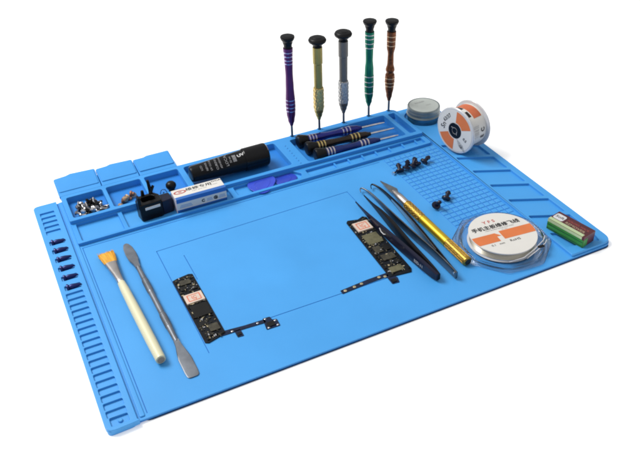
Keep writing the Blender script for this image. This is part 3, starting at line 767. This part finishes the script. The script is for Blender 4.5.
# black tweezers; local origin at the joined end
ox, oy = 28.45, 2.85
t = thing('tweezers', 'black straight fine pointed tweezers lying on their side beside the circuit board', 'tweezers', (ox, oy, .305))
L = lambda pts: [(x-ox, y-oy, th, h_, z) for x, y, th, h_, z in pts]
p1 = prong(t, L([(27.72, 15.9, .07, .12, .38), (27.7, 14.2, .14, .30, .40), (27.66, 12.2, .26, .66, .46), (27.72, 10.2, .34, .92, .50), (27.98, 7.0, .36, 1.0, .52), (28.28, 4.0, .34, .92, .50), (28.44, 2.9, .26, .66, .48)]), M['navy_plastic'])
p2 = prong(t, L([(28.95, 16.5, .07, .12, .38), (28.93, 14.8, .14, .32, .40), (28.92, 12.8, .30, .72, .46), (28.80, 10.6, .38, .96, .50), (28.62, 7.4, .36, 1.0, .52), (28.58, 4.0, .3, .92, .50), (28.58, 2.9, .24, .66, .48)]), M['black_plastic'])
b = MB()
Mx = T((28.13-ox-.13, 5.0-oy, .52)) @ R(math.radians(-83.5), 'Z') @ R(PI/2, 'X')
b.text('ESD-11', .40, T((27.93-ox, 5.1-oy, .52)) @ R(math.radians(-84.2), 'Z') @ R(PI/2, 'X'), .001)
b.build('lettering', M['white_ink'], p1, smooth=False)
b = MB(); b.tube([(27.50-ox, 10.95-oy, .62), (27.47-ox, 10.6-oy, .45), (27.51-ox, 10.2-oy, .40), (27.55-ox, 9.95-oy, .55)], .05, 8); b.build('white_mark', M['white_ink'], p1)
ox, oy = 29.95, 2.35
t = thing('tweezers', 'dark steel curved hook tipped tweezers lying between the black tweezers and the gold knife', 'tweezers', (ox, oy, .305))
prong(t, L([(29.0, 17.2, .06, .09, .30), (29.14, 17.62, .08, .12, .36), (29.4, 17.6, .10, .16, .40), (29.62, 16.6, .14, .24, .42), (29.66, 14.8, .16, .42, .44), (29.62, 12.2, .18, .72, .46), (29.70, 9.2, .18, .84, .47), (29.9, 6.0, .18, .84, .47), (29.95, 3.4, .18, .78, .47), (29.93, 2.4, .16, .7, .47)]), M['steel_dark'])
q = prong(t, L([(30.2, 17.25, .06, .09, .30), (30.36, 17.66, .08, .12, .36), (30.64, 17.7, .10, .16, .40), (30.9, 16.6, .14, .24, .42), (30.93, 14.8, .16, .42, .44), (30.80, 12.0, .18, .72, .46), (30.52, 8.6, .18, .84, .47), (30.22, 5.6, .18, .84, .47), (30.02, 3.4, .18, .78, .47), (29.98, 2.4, .16, .7, .47)]), M['black_gloss'])
b = MB(); sp_ = spl5(L([(30.86, 14.6, .03, .20, .44), (30.70, 12.0, .04, .44, .46), (30.41, 8.6, .04, .60, .47), (30.12, 5.8, .04, .60, .47)]))
b.strip([(p[0], p[1]) for p in sp_], [p[2] for p in sp_], [p[3] for p in sp_], [p[4] for p in sp_]); b.build('inner_face', M['ferrule'], q)
b = MB(); b.lathe([(.10, -.16), (.10, .16)], 16, T((-.0, .25, .62)) @ R(PI/2, 'Y')); b.build('rivet', M['chrome'], t)

# ------------------------------------------------------------------ craft knife
t = axis_obj('craft_knife', 'craft knife with yellow gold handle, knurled ends and a pointed grey blade', 'knife', 31.83, 3.4, 31.72, 17.75, .305)
A = T((0, 0, .44)) @ R(-PI/2, 'X')
b = MB(); b.lathe([(.2, 0), (.34, .02), (.42, .1), (.42, 3.0), (.38, 3.1)], 24, A)
for k in range(16): b.box((0, 0, 0), (.05, 2.7, .05), .015, T((0, 1.6, .44)) @ R(2*PI*k/16, 'Y') @ T((0, 0, .42)), seg=1)
b.build('end_grip', M['gold_dark'], t)
b = MB(); b.lathe([(.14, -.015), (.27, -.02), (.3, .03)], 20, A); b.build('end_cap', M['bronze_dark'], t)
b = MB(); b.lathe(prof_smooth([(.37, 3.0), (.43, 3.1), (.43, 7.0), (.40, 7.15)], 3), 32, A); b.build('handle', M['gold'], t)
b = MB(); b.lathe([(.38, 7.1), (.43, 7.2), (.43, 9.7), (.40, 9.8)], 24, A)
for j in range(10):
    for k in range(14): b.box((0, 0, 0), (.07, .12, .05), .015, T((0, 7.4+.25*j, .44)) @ R(2*PI*(k+.5*(j % 2))/14, 'Y') @ T((0, 0, .43)), seg=1)
b.build('knurled_grip', M['gold_dark'], t)
b = MB(); b.lathe(prof_smooth([(.36, 9.75), (.38, 9.9), (.38, 11.0), (.28, 11.9), (.22, 12.25)], 3), 24, A); b.build('collet', M['ferrule'], t)
b = MB(); b.plate([(-.22, 11.6), (.22, 11.6), (.5, 12.35), (.48, 12.5), (-.16, 14.5), (-.24, 14.4), (-.3, 12.4)], [], -.03, .03, .015, T((0, 0, .46)) @ R(math.radians(-8), 'Y'), res=1); b.build('blade', M['steel_dark'], t)

# ------------------------------------------------------------------ small screws
def screw_mesh(name, m, hr, hl, sr, sl, slot=True):
    b = MB(); b.lathe([(sr*.3, 0), (sr, sr*.8), (sr, sl), (hr*.95, sl+.01), (hr, sl+.05), (hr, sl+hl*.7), (hr*.7, sl+hl), (hr*.1, sl+hl*1.05)], 14)
    for k in range(int((sl-.1)/.09)): b.lathe([(sr, .1+.09*k), (sr*1.22, .13+.09*k), (sr, .17+.09*k)], 10, None, cap=False)
    if slot: b.box((0, 0, sl+hl*1.05), (hr*1.3, .05, .04), 0)
    return b.build(name, m)
rn = random.Random(8)
protos = [screw_mesh('screw', M['chrome'], .26, .2, .12, .6), screw_mesh('screw', M['black_gloss'], .26, .2, .13, .7), screw_mesh('screw', M['steel'], .2, .16, .1, .9)]
texts = ['bright silver screw in the heap in the left rear compartment', 'black screw in the heap in the left rear compartment', 'grey steel screw in the heap in the left rear compartment']
gr = ['bright silver screws heaped in the left compartment', 'black screws heaped in the left compartment', 'grey screws heaped in the left compartment']
first = [True]*3
for k in range(52):
    i = (0, 1, 2, 1, 2, 2, 0, 1)[k % 8]
    o = protos[i] if first[i] else protos[i].copy()
    if not first[i]: COL.objects.link(o)
    first[i] = False
    tag(o, texts[i], 'screw', gr[i])
    layer = 0 if k < 36 else 1
    a = rn.uniform(0, 2*PI); rr = math.sqrt(rn.random())*(1.0 if layer == 0 else .6)
    x = 4.95+rr*1.45*math.cos(a); y = 27.0+rr*1.15*math.sin(a)
    tilt = rn.choice((PI/2, PI/2+.25, PI/2-.2, PI*.8))
    o.rotation_euler = (tilt, 0, rn.uniform(0, 2*PI))
    # keep the heap inside the compartment and off the floor
    d = Vector((0, 0, 1)); d.rotate(o.rotation_euler)
    zmin = min(0, d.z)*.85
    z = .33+.24+.24*layer-zmin*.9 + (0.05 if layer else 0)
    o.location = Vector((min(max(x, 3.5), 6.3)-d.x*.35, min(max(y, 26.1), 28.2)-d.y*.35, z))*S
# copper bits
rn = random.Random(4)
for k in range(7):
    b = MB(); b.lathe([(.14, 0), (.3, .05), (.3, .2), (.2, .26), (.2, .42), (.1, .5)], 14)
    o = b.build('nut', M['copper'] if k % 2 else M['copper_pale'])
    tag(o, 'tarnished reddish copper nut in the second rear compartment' if k % 2 else 'pale brass coloured nut in the second rear compartment', 'nut', 'red copper nuts in the second compartment' if k % 2 else 'pale brass nuts in the second compartment')
    o.location = Vector((7.65+.27*k+rn.uniform(-.1, .1), 26.55+.2*k+rn.uniform(-.35, .25), .50+.12*(k % 3)))*S
    o.rotation_euler = (rn.uniform(.6, 2.2), rn.uniform(-.4, .4), rn.uniform(0, 6.2))
# navy screws in the strip: head ring at left, tapered shank to the right
where = ['topmost', 'second from the top', 'third from the top', 'third from the bottom', 'second from the bottom', 'lowest']
for k, y in enumerate(reversed(scr_y)):
    t = thing('screw', 'dark navy pointed screw in the slotted strip, %s of the six' % where[k], 'screw', (.55, y, .405), (0, 0, rn.uniform(-.09, .09)), 'navy screws in the slotted strip')
    t.scale = (1.12, 1.12+rn.uniform(-.1, .15), 1.15)
    A = T((0, 0, .17)) @ R(PI/2, 'Y')
    b = MB(); b.lathe([(.1, 0), (.24, .03), (.26, .12), (.2, .2), (.1, .26)], 16, A); b.build('head', M['navy_screw'], t)
    b = MB(); b.lathe([(.13, .2), (.2, .4), (.17, .7), (.06, 1.12)], 14, A); b.build('shank', M['navy_screw'], t)
# black screws on the grid
bw = ['leftmost of the row', 'second of the row', 'middle of the row', 'fourth of the row', 'rightmost of the row']
def bit(x, y, label, rz, tilt, grp):
    t = thing('screw', label, 'screw', (x, y, .36), (0, 0, rz), grp)
    t.scale = (1.22, 1.22, 1.08)
    A = T((0, 0, .2)) @ R(tilt, 'X')
    b = MB(); b.lathe([(.1, 0), (.33, .02), (.36, .1), (.34, .2), (.2, .27)], 18, A); b.build('head', M['navy_plastic'], t)
    b = MB(); b.lathe([(.16, .2), (.17, .75), (.08, .85)], 12, A)
    b.box((0, 0, .62), (.46, .14, .14), .04, A); b.build('shank', M['navy_plastic'], t)
for k in range(5):
    bit(34.35+k*.72+rn.uniform(-.08, .08), 18.75+.03*k+rn.uniform(-.16, .16), 'small black screw on the cell grid, %s' % bw[k], -.5+rn.uniform(-1.0, 1.0), -.85+rn.uniform(-.35, .3), 'row of black screws on the grid')
t = thing('screw', 'tiny bright silver screw at the left end of the black row on the grid', 'screw', (33.5, 18.75, .33), (0, 0, .4))
A = T((0, 0, .13)) @ R(PI/2, 'Y')
b = MB(); b.lathe([(.1, 0), (.2, .03), (.2, .14), (.1, .2)], 14, A); b.build('head', M['chrome'], t)
b = MB(); b.lathe([(.09, .16), (.09, .5), (.03, .6)], 10, A); b.build('shank', M['steel_dark'], t)
bit(34.1, 11.9, 'round headed black screw lying alone in front on the cell grid', .3, -2.6 + PI, 'pair of black screws in front on the grid')
bit(35.55, 12.35, 'winged black screw lying behind its round headed neighbour on the grid', -.9, -1.1, 'pair of black screws in front on the grid')

# ------------------------------------------------------------------ camera
P = [2.33233724e+01, 1.46787595e+01, 7.04950999e+01, -4.37180015e-01, 6.39475978e-01, -3.23886080e-02, 7.61682685e+02]
tx, ty, dist, az, el, roll, f = P
d = Vector((math.cos(el)*math.sin(az), -math.cos(el)*math.cos(az), math.sin(el)))
C = Vector((tx, ty, 0))+d*dist
fw = -d; r = fw.cross(Vector((0, 0, 1))).normalized(); u = r.cross(fw)
r, u = math.cos(roll)*r+math.sin(roll)*u, -math.sin(roll)*r+math.cos(roll)*u
cam = bpy.data.cameras.new('camera'); co = bpy.data.objects.new('camera', cam); COL.objects.link(co)
co.matrix_world = Matrix(((r.x, u.x, d.x, C.x*S), (r.y, u.y, d.y, C.y*S), (r.z, u.z, d.z, C.z*S), (0, 0, 0, 1)))
cam.sensor_width = 36; cam.sensor_fit = 'HORIZONTAL'; cam.lens = f*36/640
cam.clip_start = .01; cam.clip_end = 50
sc.camera = co

# ------------------------------------------------------------------ studio light
w = bpy.data.worlds.new('World'); sc.world = w; w.use_nodes = True
nt = w.node_tree; bg = nt.nodes['Background']
tc = nt.nodes.new('ShaderNodeTexCoord'); sp = nt.nodes.new('ShaderNodeSeparateXYZ'); rp = nt.nodes.new('ShaderNodeValToRGB')
nt.links.new(tc.outputs['Generated'], sp.inputs['Vector']); nt.links.new(sp.outputs['Z'], rp.inputs['Fac'])
rp.color_ramp.elements[0].position = .0; rp.color_ramp.elements[0].color = (.42, .43, .45, 1)
rp.color_ramp.elements[1].position = .75; rp.color_ramp.elements[1].color = (1, 1, 1, 1)
nt.links.new(rp.outputs['Color'], bg.inputs['Color']); bg.inputs['Strength'].default_value = .64
def area(name, loc, tgt, size, power, col=(1, 1, 1)):
    l = bpy.data.lights.new(name, 'AREA'); l.shape = 'RECTANGLE'; l.size, l.size_y = size[0]*S, size[1]*S; l.energy = power; l.color = col
    o = bpy.data.objects.new(name, l); COL.objects.link(o); o.location = Vector(loc)*S
    o.rotation_euler = (Vector(tgt)-Vector(loc)).to_track_quat('-Z', 'Y').to_euler()
    return o
area('key_softbox', (-60, 95, 150), (22, 14, 0), (90, 80), 37, (1, .985, .96))

sc.render.engine = 'CYCLES'
sc.cycles.pixel_filter_type = 'BLACKMAN_HARRIS'; sc.cycles.filter_width = 2.0
sc.view_settings.view_transform = 'Standard'; sc.view_settings.look = 'None'; sc.view_settings.exposure = 0
sc.render.resolution_x = 1024; sc.render.resolution_y = 728
